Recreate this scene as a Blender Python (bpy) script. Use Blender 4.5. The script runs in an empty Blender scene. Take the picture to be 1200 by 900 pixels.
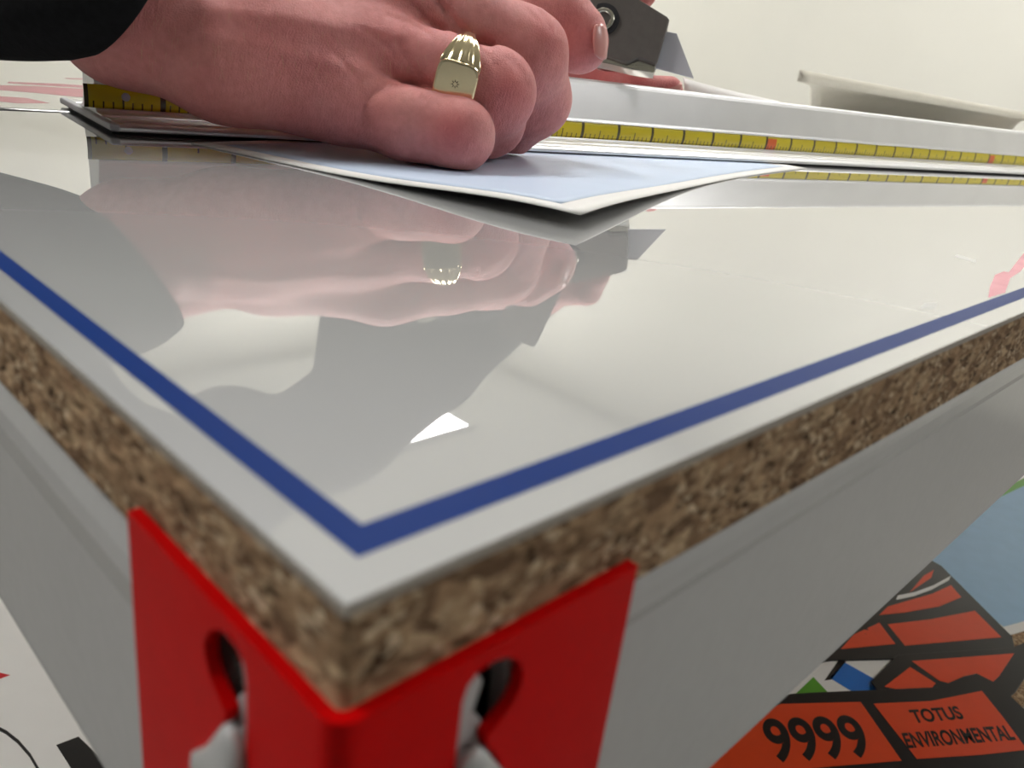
import bpy, bmesh, math, random
import numpy as np
from mathutils import Vector, Matrix, noise
from mathutils.geometry import tessellate_polygon

random.seed(7)
C = bpy.context.scene.collection
MM = 0.001
TOP = 0.86                      # height of the bench top above the floor (m)
# ------------------------------------------------------------------ camera geometry (bench frame, mm: X along the right edge, Y along the left edge)
FPX = 959.06
CAM = np.array([-24.917, -34.424, 32.0])
RGT = np.array([0.704715, -0.699932, 0.116068])
DWN = np.array([-0.179665, -0.334312, -0.925179])
FWD = np.array([0.686365, 0.631134, -0.361348])

def at(px, py, d):              # photo pixel + distance along the view axis -> bench point (mm)
    return CAM + d * (FWD + RGT * ((px - 600) / FPX) + DWN * ((py - 450) / FPX))

def onz(px, py, z):             # photo pixel on the level z
    r = FWD + RGT * ((px - 600) / FPX) + DWN * ((py - 450) / FPX)
    return CAM + r * ((z - CAM[2]) / r[2])

def W(p):                       # bench mm -> world m
    return Vector((p[0] * MM, p[1] * MM, p[2] * MM + TOP))

# ------------------------------------------------------------------ object helpers
def mesh_obj(name, verts, faces, mat, parent=None, smooth=False, world=True):
    me = bpy.data.meshes.new(name)
    vv = [W(v) if world else Vector(v) for v in verts]
    if parent is not None:
        off = parent_loc(parent)
        vv = [v - off for v in vv]
    me.from_pydata([tuple(v) for v in vv], [], [tuple(int(i) for i in f) for f in faces])
    me.update()
    bm = bmesh.new(); bm.from_mesh(me)
    bmesh.ops.recalc_face_normals(bm, faces=bm.faces)
    bm.to_mesh(me); bm.free()
    if smooth:
        me.polygons.foreach_set('use_smooth', [True] * len(me.polygons))
    for m in (mat if isinstance(mat, (list, tuple)) else [mat]):
        me.materials.append(m)
    o = bpy.data.objects.new(name, me); C.objects.link(o)
    if parent is not None:
        o.parent = parent
    return o

LOCS = {}
def parent_loc(p):
    v = Vector((0, 0, 0))
    while p is not None:
        v += LOCS.get(p.name, Vector((0, 0, 0))); p = p.parent
    return v

def thing(name, p, label, cat, group=None):
    o = bpy.data.objects.new(name, None); C.objects.link(o)
    o.empty_display_size = 0.02
    o.location = W(p); LOCS[o.name] = W(p)
    tag(o, label, cat, group)
    return o

def tag(o, label, cat, group=None, kind=None):
    o['label'] = label; o['category'] = cat
    if group: o['group'] = group
    if kind: o['kind'] = kind
    return o

class MB:                        # collects verts + faces in bench mm
    def __init__(s): s.v = []; s.f = []
    def add(s, verts, faces):
        n = len(s.v); s.v += [tuple(v) for v in verts]; s.f += [tuple(i + n for i in f) for f in faces]; return s
    def box(s, lo, hi):
        x0, y0, z0 = lo; x1, y1, z1 = hi
        return s.add([(x0,y0,z0),(x1,y0,z0),(x1,y1,z0),(x0,y1,z0),(x0,y0,z1),(x1,y0,z1),(x1,y1,z1),(x0,y1,z1)],
                     [(0,3,2,1),(4,5,6,7),(0,1,5,4),(1,2,6,5),(2,3,7,6),(3,0,4,7)])
    def prism(s, loop, vec):     # loop of 3d points extruded by vec
        n = len(loop); loop = [np.array(p, float) for p in loop]; vec = np.array(vec, float)
        tris = tessellate_polygon([[Vector(p) for p in loop]])
        vs = loop + [p + vec for p in loop]
        fs = [tuple(t) for t in tris] + [tuple(i + n for i in reversed(t)) for t in tris]
        fs += [(i, (i + 1) % n, (i + 1) % n + n, i + n) for i in range(n)]
        return s.add(vs, fs)
    def sweep(s, rings, caps=True):
        n = len(rings[0]); vs = [p for r in rings for p in r]; fs = []
        for k in range(len(rings) - 1):
            for i in range(n):
                j = (i + 1) % n
                fs.append((k*n+i, k*n+j, (k+1)*n+j, (k+1)*n+i))
        if caps:
            fs.append(tuple(range(n))); fs.append(tuple(range((len(rings)-1)*n, len(rings)*n)))
        return s.add(vs, fs)
    def build(s, name, mat, parent=None, smooth=False):
        return mesh_obj(name, s.v, s.f, mat, parent, smooth)

def bevel(o, w, seg=2, angle=40):
    m = o.modifiers.new('bevel', 'BEVEL'); m.width = w * MM; m.segments = seg
    m.limit_method = 'ANGLE'; m.angle_limit = math.radians(angle)
    return o

def slab(pts2, z0, z1):          # polygon in the bench plane
    return MB().prism([(p[0], p[1], z0) for p in pts2], (0, 0, z1 - z0))

def tube_ring(c, ax, rx, ry=None, n=24, ref=(0, 0, 1)):
    ax = np.array(ax, float); ax /= np.linalg.norm(ax)
    u = np.cross(ref, ax); u /= np.linalg.norm(u); v = np.cross(ax, u)
    ry = ry or rx
    return [np.array(c) + u * rx * math.cos(2*math.pi*i/n) + v * ry * math.sin(2*math.pi*i/n) for i in range(n)]

# ------------------------------------------------------------------ materials
class NT:
    def __init__(s, name):
        s.m = bpy.data.materials.new(name); s.m.use_nodes = True
        s.t = s.m.node_tree; s.b = s.t.nodes['Principled BSDF']
    def n(s, typ, **kw):
        nd = s.t.nodes.new(typ)
        for k, v in kw.items():
            if k.startswith('i_'):
                nd.inputs[k[2:].replace('_', ' ')].default_value = v
            else: setattr(nd, k, v)
        return nd
    def l(s, a, ao, b, bi): s.t.links.new(a.outputs[ao], b.inputs[bi]); return s
    def ramp(s, stops):
        r = s.n('ShaderNodeValToRGB'); e = r.color_ramp.elements
        while len(e) < len(stops): e.new(0.5)
        for el, (p, c) in zip(e, stops):
            el.position = p; el.color = (*c, 1)
        return r
    def coords(s, scale=(1, 1, 1), out='Object'):
        tc = s.n('ShaderNodeTexCoord'); mp = s.n('ShaderNodeMapping')
        mp.inputs['Scale'].default_value = scale
        s.l(tc, out, mp, 'Vector'); return mp

def srgb(r, g, b):
    f = lambda c: (c/255/12.92) if c/255 <= 0.04045 else ((c/255+0.055)/1.055)**2.4
    return (f(r), f(g), f(b))

def plain(name, col, rough=0.5, metal=0.0, spec=0.5, vary=0.04, bump=0.0, scale=60, coat=0.0):
    k = NT(name); b = k.b
    b.inputs['Roughness'].default_value = rough; b.inputs['Metallic'].default_value = metal
    b.inputs['Specular IOR Level'].default_value = spec; b.inputs['Coat Weight'].default_value = coat
    mp = k.coords(); nz = k.n('ShaderNodeTexNoise', i_Scale=scale, i_Detail=3.0); k.l(mp, 'Vector', nz, 'Vector')
    r = k.ramp([(0.3, tuple(c*(1-vary) for c in col)), (0.7, tuple(min(1, c*(1+vary)) for c in col))])
    k.l(nz, 'Fac', r, 'Fac'); k.l(r, 'Color', b, 'Base Color')
    if bump:
        bp = k.n('ShaderNodeBump', i_Strength=bump, i_Distance=0.0005); k.l(nz, 'Fac', bp, 'Height'); k.l(bp, 'Normal', b, 'Normal')
    return k.m

def mat_chip():
    k = NT('chipboard'); b = k.b; b.inputs['Roughness'].default_value = 0.85; b.inputs['Specular IOR Level'].default_value = 0.2
    mp = k.coords()
    dn = k.n('ShaderNodeTexNoise', i_Scale=300.0, i_Detail=3.0); k.l(mp, 'Vector', dn, 'Vector')
    mx = k.n('ShaderNodeMix', data_type='RGBA', blend_type='LINEAR_LIGHT'); mx.inputs['Factor'].default_value = 0.0005
    k.l(mp, 'Vector', mx, 6); k.l(dn, 'Color', mx, 7)
    sc = k.n('ShaderNodeMapping'); sc.inputs['Scale'].default_value = (300, 300, 620); k.l(mx, 2, sc, 'Vector')
    v1 = k.n('ShaderNodeTexVoronoi', i_Scale=1.0, i_Randomness=1.0); k.l(sc, 'Vector', v1, 'Vector')
    sc2 = k.n('ShaderNodeMapping'); sc2.inputs['Scale'].default_value = (950, 950, 1500); k.l(mx, 2, sc2, 'Vector')
    v2 = k.n('ShaderNodeTexVoronoi', i_Scale=1.0, i_Randomness=1.0); k.l(sc2, 'Vector', v2, 'Vector')
    r1 = k.ramp([(0.0, srgb(118, 92, 70)), (0.3, srgb(158, 128, 98)), (0.55, srgb(184, 152, 118)), (0.8, srgb(208, 180, 144)), (1.0, srgb(164, 130, 100))])
    r2 = k.ramp([(0.0, srgb(112, 88, 66)), (0.35, srgb(150, 120, 92)), (0.7, srgb(184, 154, 120)), (1.0, srgb(224, 202, 170))])
    s1 = k.n('ShaderNodeSeparateColor'); k.l(v1, 'Color', s1, 'Color'); k.l(s1, 'Red', r1, 'Fac')
    s2 = k.n('ShaderNodeSeparateColor'); k.l(v2, 'Color', s2, 'Color'); k.l(s2, 'Green', r2, 'Fac')
    sel = k.n('ShaderNodeTexNoise', i_Scale=160.0, i_Detail=2.0); k.l(mp, 'Vector', sel, 'Vector')
    sr = k.ramp([(0.44, (0, 0, 0)), (0.56, (1, 1, 1))]); k.l(sel, 'Fac', sr, 'Fac')
    m2 = k.n('ShaderNodeMix', data_type='RGBA'); k.l(sr, 'Color', m2, 'Factor'); k.l(r1, 'Color', m2, 6); k.l(r2, 'Color', m2, 7)
    # dark pits between the flakes
    pn = k.n('ShaderNodeTexNoise', i_Scale=520.0, i_Detail=4.0, i_Roughness=0.65); k.l(sc, 'Vector', pn, 'Vector'); pn.inputs['Scale'].default_value = 0.9
    pr_ = k.ramp([(0.34, (0.13, 0.10, 0.075)), (0.43, (1, 1, 1))]); k.l(pn, 'Fac', pr_, 'Fac')
    m3 = k.n('ShaderNodeMix', data_type='RGBA', blend_type='MULTIPLY'); m3.inputs['Factor'].default_value = 1.0
    k.l(m2, 2, m3, 6); k.l(pr_, 'Color', m3, 7); k.l(m3, 2, b, 'Base Color')
    # relief
    ad = k.n('ShaderNodeMath', operation='ADD'); k.l(s1, 'Blue', ad, 0); k.l(pn, 'Fac', ad, 1)
    bp = k.n('ShaderNodeBump', i_Strength=0.7, i_Distance=0.0004); k.l(ad, 'Value', bp, 'Height'); k.l(bp, 'Normal', b, 'Normal')
    return k.m

def mat_sheet(name, col, wav=0.03, rough=0.04, spec=0.5, coat=0.0):
    k = NT(name); b = k.b; b.inputs['Roughness'].default_value = rough; b.inputs['Base Color'].default_value = (*col, 1)
    b.inputs['Specular IOR Level'].default_value = spec; b.inputs['Coat Weight'].default_value = coat; b.inputs['Coat Roughness'].default_value = rough
    mp = k.coords(); nz = k.n('ShaderNodeTexNoise', i_Scale=14.0, i_Detail=1.0); k.l(mp, 'Vector', nz, 'Vector')
    r = k.ramp([(0.3, tuple(c*0.985 for c in col)), (0.7, col)]); k.l(nz, 'Fac', r, 'Fac'); k.l(r, 'Color', b, 'Base Color')
    b.inputs['Coat IOR'].default_value = 2.2
    return k.m

def mat_skin(name):
    k = NT(name); b = k.b
    b.inputs['Roughness'].default_value = 0.52; b.inputs['Specular IOR Level'].default_value = 0.25
    b.inputs['Subsurface Weight'].default_value = 0.25; b.inputs['Subsurface Scale'].default_value = 0.004
    b.inputs['Subsurface Radius'].default_value = (1.0, 0.35, 0.2)
    mp = k.coords()
    n1 = k.n('ShaderNodeTexNoise', i_Scale=55.0, i_Detail=4.0); k.l(mp, 'Vector', n1, 'Vector')
    n2 = k.n('ShaderNodeTexNoise', i_Scale=420.0, i_Detail=3.0); k.l(mp, 'Vector', n2, 'Vector')
    r = k.ramp([(0.3, srgb(206, 130, 128)), (0.55, srgb(220, 147, 143)), (0.75, srgb(228, 160, 153))]); k.l(n1, 'Fac', r, 'Fac')
    r2 = k.ramp([(0.3, (0.88, 0.84, 0.84)), (0.7, (1, 1, 1))]); k.l(n2, 'Fac', r2, 'Fac')
    m = k.n('ShaderNodeMix', data_type='RGBA', blend_type='MULTIPLY'); m.inputs['Factor'].default_value = 1.0
    k.l(r, 'Color', m, 6); k.l(r2, 'Color', m, 7)
    a = k.n('ShaderNodeAttribute', attribute_name='knuckle')
    m2 = k.n('ShaderNodeMix', data_type='RGBA'); m2.inputs[7].default_value = (*srgb(204, 98, 96), 1)
    k.l(a, 'Fac', m2, 'Factor'); k.l(m, 2, m2, 6); k.l(m2, 2, b, 'Base Color')
    # fine skin creases, running across the hand's own long axis
    hv = k.n('ShaderNodeAttribute', attribute_name='hand_axes')
    mm = k.n('ShaderNodeMapping'); mm.inputs['Scale'].default_value = (0.95, 0.22, 0.3); k.l(hv, 'Vector', mm, 'Vector')
    cr = k.n('ShaderNodeTexNoise', i_Scale=1.0, i_Detail=4.0, i_Roughness=0.6, i_Distortion=0.6); k.l(mm, 'Vector', cr, 'Vector')
    v = k.n('ShaderNodeTexVoronoi', i_Scale=1.1, feature='DISTANCE_TO_EDGE'); k.l(hv, 'Vector', v, 'Vector')
    vr = k.ramp([(0.0, (0, 0, 0)), (0.2, (1, 1, 1))]); k.l(v, 'Distance', vr, 'Fac')
    ad = k.n('ShaderNodeMath', operation='MULTIPLY_ADD'); ad.inputs[1].default_value = 0.16
    k.l(vr, 'Color', ad, 0); k.l(cr, 'Fac', ad, 2)
    bp = k.n('ShaderNodeBump', i_Strength=0.5, i_Distance=0.001); k.l(ad, 'Value', bp, 'Height'); k.l(bp, 'Normal', b, 'Normal')
    return k.m

def mat_tape():
    # yellow tape with black inch lines; object coordinates: X runs along the tape, Z up
    k = NT('yellow_tape'); b = k.b; b.inputs['Roughness'].default_value = 0.35
    tc = k.n('ShaderNodeTexCoord'); sx = k.n('ShaderNodeSeparateXYZ'); k.l(tc, 'UV', sx, 'Vector')
    def frac(period, off):
        d = k.n('ShaderNodeMath', operation='MULTIPLY_ADD'); d.inputs[1].default_value = 1/period; d.inputs[2].default_value = off
        k.l(sx, 'X', d, 0); f = k.n('ShaderNodeMath', operation='FRACT'); k.l(d, 'Value', f, 0); return f
    def below(src, th):
        m = k.n('ShaderNodeMath', operation='LESS_THAN'); m.inputs[1].default_value = th; k.l(src, 'Value' if src.bl_idname == 'ShaderNodeMath' else 'Y', m, 0); return m
    def mul(a, b_):
        m = k.n('ShaderNodeMath', operation='MULTIPLY'); k.l(a, 0, m, 0); k.l(b_, 0, m, 1); return m
    inch = below(frac(TP, -TO/TP), 0.075)
    tick = mul(below(frac(TP/8, -TO/TP*8), 0.16), below(sx, 0.30))
    tick2 = mul(below(frac(TP/2, -TO/TP*2), 0.05), below(sx, 0.55))
    foot = mul(below(frac(TP*12, -(TO-0.0)/(TP*12)), 0.036), below(sx, 0.85))
    mx = k.n('ShaderNodeMath', operation='MAXIMUM'); k.l(inch, 0, mx, 0); k.l(tick, 0, mx, 1)
    mx2 = k.n('ShaderNodeMath', operation='MAXIMUM'); k.l(mx, 0, mx2, 0); k.l(tick2, 0, mx2, 1)
    c1 = k.n('ShaderNodeMix', data_type='RGBA'); c1.inputs[6].default_value = (*srgb(226, 206, 22), 1); c1.inputs[7].default_value = (*srgb(235, 105, 30), 1)
    k.l(foot, 0, c1, 'Factor')
    c2 = k.n('ShaderNodeMix', data_type='RGBA'); c2.inputs[7].default_value = (*srgb(70, 62, 22), 1)
    k.l(mx2, 0, c2, 'Factor'); k.l(c1, 2, c2, 6); k.l(c2, 2, b, 'Base Color')
    return k.m

TP, TO = 22.9, 340.0             # inch pitch and foot mark along the ruler (mm)

M = {}
M['chip'] = mat_chip()
M['sheet'] = mat_sheet('white_gloss_sheet', (0.505, 0.507, 0.503), 0.0015, 0.01, 0.5, 1.0)
M['blue'] = mat_sheet('blue_print', srgb(20, 50, 112), 0.0, 0.4, 0.08)
M['edge'] = plain('sheet_edge_grey', srgb(176, 168, 156), 0.6)
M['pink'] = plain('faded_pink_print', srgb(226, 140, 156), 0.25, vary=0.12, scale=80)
M['palegrey'] = plain('pale_grey_mark', srgb(206, 206, 202), 0.25)
M['red'] = plain('red_paint', srgb(222, 2, 5), 0.42, spec=0.08, vary=0.03, bump=0.03, scale=300)
M['white_paint'] = plain('white_powder_coat', srgb(206, 206, 205), 0.22, spec=0.5, vary=0.015, bump=0.04, scale=400)
M['alu'] = plain('brushed_aluminium', (0.86, 0.86, 0.87), 0.32, 0.75, vary=0.03, scale=30)
M['rubber_shade'] = plain('black_rubber_and_shade', srgb(32, 32, 36), 0.6)  # rubber strips, and the painted shade behind the post slots
M['tape'] = mat_tape()
M['paper'] = plain('white_card', srgb(236, 234, 230), 0.45, vary=0.01)
M['paleblue'] = plain('pale_blue_print', srgb(196, 212, 234), 0.4, vary=0.015)
M['skin'] = mat_skin('skin')
M['nail'] = plain('fingernail', srgb(206, 140, 132), 0.3, vary=0.05)
M['hair'] = plain('fair_hair', srgb(206, 168, 130), 0.5)
M['jacket'] = plain('black_fleece', srgb(20, 20, 22), 0.9, spec=0.2, vary=0.25, bump=0.4, scale=500)
M['gold'] = plain('yellow_gold', (0.90, 0.77, 0.50), 0.16, 1.0, vary=0.03)
M['dark'] = plain('dark_engraving', srgb(48, 40, 28), 0.6)
M['knife'] = plain('dark_grey_metal', srgb(104, 99, 94), 0.42, 0.0, vary=0.06, bump=0.05, scale=300)
M['steel'] = plain('blade_steel', srgb(206, 206, 212), 0.35, 0.0, vary=0.02)
M['chrome'] = plain('bright_steel', srgb(220, 216, 204), 0.18, 1.0)
M['orange'] = plain('orange_print', srgb(226, 70, 20), 0.35, vary=0.03)
M['black'] = plain('black_print', srgb(22, 20, 22), 0.3, vary=0.1)
M['bluep'] = plain('bright_blue_print', srgb(20, 110, 200), 0.35)
M['green'] = plain('green_print', srgb(88, 158, 40), 0.35)
M['skyblue'] = plain('light_blue_print', srgb(158, 194, 224), 0.45, vary=0.03)
M['redp'] = plain('red_print', srgb(206, 30, 40), 0.4)
M['stripe'] = plain('dusty_red_print', srgb(206, 128, 138), 0.3, vary=0.05)
M['wall'] = plain('cream_wall_paint', srgb(240, 238, 228), 0.9, spec=0.2, vary=0.01, scale=6)
M['wall_grey'] = plain('grey_wall_paint', srgb(160, 162, 164), 0.9, spec=0.2, vary=0.01, scale=6)
M['ceil'] = plain('white_ceiling', srgb(236, 236, 230), 0.9, spec=0.2, vary=0.01, scale=6)
M['floor'] = plain('grey_floor', srgb(130, 128, 124), 0.6, vary=0.06, scale=20)
M['cream'] = plain('cream_board', srgb(236, 230, 214), 0.5, vary=0.02)
def emit(name, col, s):
    k = NT(name); k.b.inputs['Emission Color'].default_value = (*col, 1); k.b.inputs['Emission Strength'].default_value = s
    k.b.inputs['Base Color'].default_value = (0.8, 0.8, 0.8, 1); return k.m
M['lamp'] = emit('lamp_diffuser', (1.0, 0.985, 0.96), 17.0)

# ------------------------------------------------------------------ the setting
X0, X1, Y0, Y1 = -2400, 3000, -2400, 3500
CZ = 1500; FZ = -TOP/MM
def struct(name, mb, mat): o = mb.build(name, mat); o['kind'] = 'structure'; return o
struct('floor', MB().box((X0-100, Y0-100, FZ-50), (X1+100, Y1+100, FZ)), M['floor'])
struct('ceiling', MB().box((X0-100, Y0-100, CZ), (X1+100, Y1+100, CZ+50)), M['ceil'])
struct('wall_right', MB().box((X1, Y0, FZ), (X1+100, Y1, CZ)), M['wall'])
struct('wall_back', MB().box((X0, Y1, FZ), (X1, Y1+100, CZ)), M['wall'])
struct('wall_left', MB().box((X0-100, Y0, FZ), (X0, Y1, CZ)), M['wall_grey'])
struct('wall_front', MB().box((X0, Y0-100, FZ), (X1, Y0, CZ)), M['wall_grey'])
lamps = [(2030, 2640, 'square ceiling light panel reflected in the bench sheet'), (-900, 1000, 'square ceiling light panel left of the bench'),
         (700, 900, 'square ceiling light panel above the bench'), (2000, 500, 'square ceiling light panel by the right wall'),
         (1750, -1200, 'added ceiling light panel brightening the straightedge and beam fronts')]  # this last panel is added to brighten the straightedge face and beam fronts
for x, y, lab in lamps:
    t = thing('ceiling_light', (x, y, CZ-20), lab, 'ceiling light', 'square ceiling lights')
    MB().box((x-290, y-290, CZ-14), (x+290, y+290, CZ-6)).build('diffuser', M['lamp'], t)
    f = MB()
    f.box((x-310, y-310, CZ-16), (x-290, y+310, CZ)).box((x+290, y-310, CZ-16), (x+310, y+310, CZ))
    f.box((x-290, y-310, CZ-16), (x+290, y-290, CZ)).box((x-290, y+290, CZ-16), (x+290, y+310, CZ))
    f.build('frame', M['white_paint'], t)

# ------------------------------------------------------------------ workbench
TH = 11.85; BL, BW = 1250, 640      # thickness of sheet+board, bench length and depth
SH = 1.0                            # sheet thickness
bench = thing('workbench', (0, 0, FZ), 'white and red boltless workbench with a raw chipboard top', 'workbench')

def chip_top():
    # a box with finely divided, roughened edges on the two faces one can see
    verts, faces = [], []
    def grid(P, nu, nv, us):
        b = len(verts)
        for i in range(nu + 1):
            for j in range(nv + 1):
                verts.append(P(us[i], j / nv))
        for i in range(nu):
            for j in range(nv):
                a = b + i*(nv+1) + j; faces.append((a, a+nv+1, a+nv+2, a+1))
    z0, z1 = -TH, -SH
    def rough(p, n):
        q = Vector((p[0]*0.35, p[1]*0.35, p[2]*0.8))
        d = noise.noise(q)*0.30 + noise.noise(q*2.3)*0.16
        e = min(p[2]-z0, z1-p[2]); d = d*min(1, e/0.8) - 0.12
        return (p[0]+n[0]*d, p[1]+n[1]*d, p[2])
    R = 0.9
    us = [0.0]
    while us[-1] < 1: us.append(min(1, us[-1] + 0.45/BL*(1+us[-1]*25)))
    ps = [R + (BL-R)*u for u in us]
    grid(lambda u, v: rough((R+(BL-R)*u, 0, z0+(z1-z0)*v), (0, -1)), len(us)-1, 26, us)
    grid(lambda u, v: rough((0, R+(BW-R)*u, z0+(z1-z0)*v), (-1, 0)), len(us)-1, 26, us)
    grid(lambda u, v: rough((R-R*math.cos(u*math.pi/2), R-R*math.sin(u*math.pi/2), z0+(z1-z0)*v), (-math.cos(u*math.pi/2), -math.sin(u*math.pi/2))), 6, 26, [i/6 for i in range(7)])
    b = len(verts)
    for z in (z0, z1):
        verts.extend([(0.3,0.3,z),(BL,0.3,z),(BL,BW,z),(0.3,BW,z)])
    faces.extend([(b,b+3,b+2,b+1),(b+4,b+5,b+6,b+7),(b+1,b+2,b+6,b+5),(b+2,b+3,b+7,b+6)])
    o = mesh_obj('chipboard_top', verts, faces, M['chip'], bench)
    o['label'] = 'raw chipboard worktop edge'
    return o
chip_top()

# corner post: a bent red angle with keyhole slots
def hole_loop(sgn):              # teardrop slot in flange coordinates (u from the corner, z)
    pts = [(10.2,-12.6),(10.6,-11.2),(11.6,-10.4),(13.2,-10.2),(14.8,-10.7),(16.2,-11.9),(16.9,-13.4),(16.8,-14.8),(16.0,-16.2),(14.6,-17.2),(13.5,-17.9),(13.6,-18.9),(15.0,-21.0),(16.2,-23.4),(16.2,-25.4),(14.6,-27.0),(12.4,-27.2),(10.8,-26.0),(10.2,-24.0),(10.2,-18)]
    return pts
def make_post():
    t = 1.2; RO = 1.9; PT = -TH + 3.3; FA, FB = 31.0, 31.5
    PB = FZ
    verts, faces = [], []
    def put(f):                 # flange f: 'A' (y=-t..0) or 'B'
        def mp(u, z, d):        # d 0 outer, 1 inner
            if f == 'A': return (u, -t + d*t, z)
            return (-t + d*t, u, z)
        width = FA if f == 'A' else FB
        pitch = 46.0; z = PT; k = 0
        rows = []
        while z > PB + 1:
            zb = max(PB, z - pitch) ; rows.append((z, zb, k)); z = zb; k += 1
        U0 = RO - t
        for (zt, zb, k) in rows:
            outer = [(U0, zt), (width, zt), (width, zb), (U0, zb)]
            loops = [outer]
            hl = [(u, zz - k*pitch) for u, zz in hole_loop(1)]
            if min(p[1] for p in hl) > zb + 1: loops.append(hl)
            flat = [p for lp in loops for p in lp]
            tris = tessellate_polygon([[Vector((p[0], p[1], 0)) for p in lp] for lp in loops])
            b = len(verts); n = len(flat)
            verts.extend([mp(u, zz, 0) for u, zz in flat]); verts.extend([mp(u, zz, 1) for u, zz in flat])
            for tr in tris:
                faces.append(tuple(b+i for i in tr)); faces.append(tuple(b+n+i for i in reversed(tr)))
            s = 0
            for li, lp in enumerate(loops):
                m = len(lp)
                for i in range(m):
                    j = (i+1) % m
                    if li == 0 and i in (2, 3): continue        # seams between tiles / bend
                    if li == 0 and i == 0 and k > 0: continue
                    faces.append((b+s+i, b+s+j, b+n+s+j, b+n+s+i))
                s += m
    put('A'); put('B')
    # bend
    n = 8; b = len(verts)
    for i in range(n+1):
        a = math.pi/2 * i/n
        ca, sa = math.cos(a), math.sin(a); cx = RO - t
        for r in (RO, RO - t):
            for z in (PT, PB):
                verts.append((cx - r*sa, cx - r*ca, z))
    for i in range(n):
        q = b + i*4; w = q + 4
        faces.extend([(q, w, w+1, q+1), (q+2, q+3, w+3, w+2), (q, q+2, w+2, w)])
    o = mesh_obj('corner_post', verts, faces, M['red'], bench)
    bm = bmesh.new(); bm.from_mesh(o.data); bmesh.ops.remove_doubles(bm, verts=bm.verts, dist=1e-6)
    bmesh.ops.recalc_face_normals(bm, faces=bm.faces); bm.to_mesh(o.data); bm.free()
    bevel(o, 0.28, 2, 50)
    o['label'] = 'red slotted corner post'
    return o
make_post()

# beams: folded sheet with a rolled top, behind the post flange, with a hooked lug in the slot
HB = 60.9
def beam(along):
    def mp(u, w, z): return (u, w, z) if along == 'x' else (w, u, z)
    L0, L1 = 17.5, (BL if along == 'x' else BW) - 20
    prof = []                    # (w, z): outer skin then inner skin
    t = 1.2; r = 3.4 if along == 'x' else 9.0
    w0 = 1.0
    for i in range(7):
        a = math.pi/2*i/6; prof.append((w0 + r - r*math.sin(a) , -TH - r + r*math.cos(a)))
    prof += [(w0, -TH-6.0), (w0+0.45, -TH-6.5), (w0+0.45, -TH-7.2), (w0+0.9, -TH-7.8), (w0+0.9, -HB+3)] if along == 'x' else [(w0+0.9, -TH-14.0), (w0+0.9, -HB+3)]
    for i in range(1, 7):
        a = math.pi/2*i/6; prof.append((w0+0.9 + 2 - 2*math.cos(a), -HB + 2 - 2*math.sin(a)))
    prof += [(30, -HB), (30, -HB+t), (w0+0.9+t, -HB+t), (w0+0.9+t, -TH-r-t), (w0+r+t, -TH-t), (30, -TH-t), (30, -TH-0.05)]
    rings = [[mp(u, w, z) for w, z in prof] for u in (L0, L1)]
    o = MB().sweep(rings).build('beam', M['white_paint'], bench)
    o.data.polygons.foreach_set('use_smooth', [False]*len(o.data.polygons))
    bevel(o, 0.5, 2, 30)
    o['label'] = 'white folded steel beam along the ' + ('right' if along == 'x' else 'left') + ' side'
    # lug plate behind the slot and its hook
    m = MB()
    m.add([mp(*p) for p in [(4,0.15,-HB),(14.2,0.15,-HB),(14.2,0.15,-17.6),(13.0,0.15,-16.2),(13.8,0.15,-13.4),(12.6,0.15,-11.6),(4,0.15,-11.0),
                            (4,1.4,-HB),(14.2,1.4,-HB),(14.2,1.4,-17.6),(13.0,1.4,-16.2),(13.8,1.4,-13.4),(12.6,1.4,-11.6),(4,1.4,-11.0)]],
          [(0,1,2,3,4,5,6),(13,12,11,10,9,8,7)] + [(i,(i+1)%7,(i+1)%7+7,i+7) for i in range(7)])
    lug = m.build('lug_plate', M['white_paint'], o); bevel(lug, 0.3, 2)
    # hook: rounded stud that comes through the wide lower part of the slot
    rings = []
    for w, s in [(0.9, 0.8), (-1.1, 0.85), (-1.2, 1.0), (-1.9, 1.0), (-2.3, 0.8)]:
        pts = [(10.5,-18.6),(12.4,-17.9),(13.6,-19.6),(15.6,-22.6),(18.3,-25.4),(18.8,-27.2),(17.2,-29.2),(13.0,-31.0),(10.5,-29.0),(10.3,-23.5)]
        cx, cz = 13.4, -24.6
        rings.append([mp(cx+(u-cx)*s, w, cz+(z-cz)*s) for u, z in pts])
    box = MB().box((2, 14, -HB), (21, 15, -TH-0.3)).box((20, 2.5, -HB), (21, 14, -TH-0.3)) if along == 'x' else MB().box((14, 2, -HB), (15, 21, -TH-0.3)).box((2.5, 20, -HB), (14, 21, -TH-0.3))
    box.build('slot_shade_box', M['rubber_shade'], o)  # black box added behind the slot, its colour stands in for shade
    h = MB().sweep(rings).build('hook', M['white_paint'], o, True)
    return o
beam('x'); beam('y')

# lower shelf
LZ = -342
lower = MB().box((2, 2, LZ-12), (BL-2, BW-2, LZ)).build('lower_shelf', M['chip'], bench)

# ------------------------------------------------------------------ white sign panel with a blue border line
sign = thing('sign_panel', (0, 0, -SH), 'large glossy white sign panel with blue border line lying on chipboard', 'sign')
PX1, PY1 = 1240, 636
o = MB().box((0, 0, -SH), (PX1, PY1, 0)).build('panel', M['sheet'], sign)
o = MB().box((-0.05, -0.05, -SH), (PX1, 0.02, -0.12)).box((-0.05, 0.02, -SH), (0.02, PY1, -0.12)).build('panel_edge', M['edge'], sign)
zz0, zz1 = 0.005, 0.03
A1, A2, B1, B2 = 3.8, 7.04, 3.53, 6.16
m = MB()
m.prism([(B1, A1, zz0), (PX1-4, A1, zz0), (PX1-4, A2, zz0), (B2, A2, zz0), (B2, PY1-4, zz0), (B1, PY1-4, zz0)], (0, 0, zz1-zz0))
m.build('border_line', M['blue'], sign)
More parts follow.
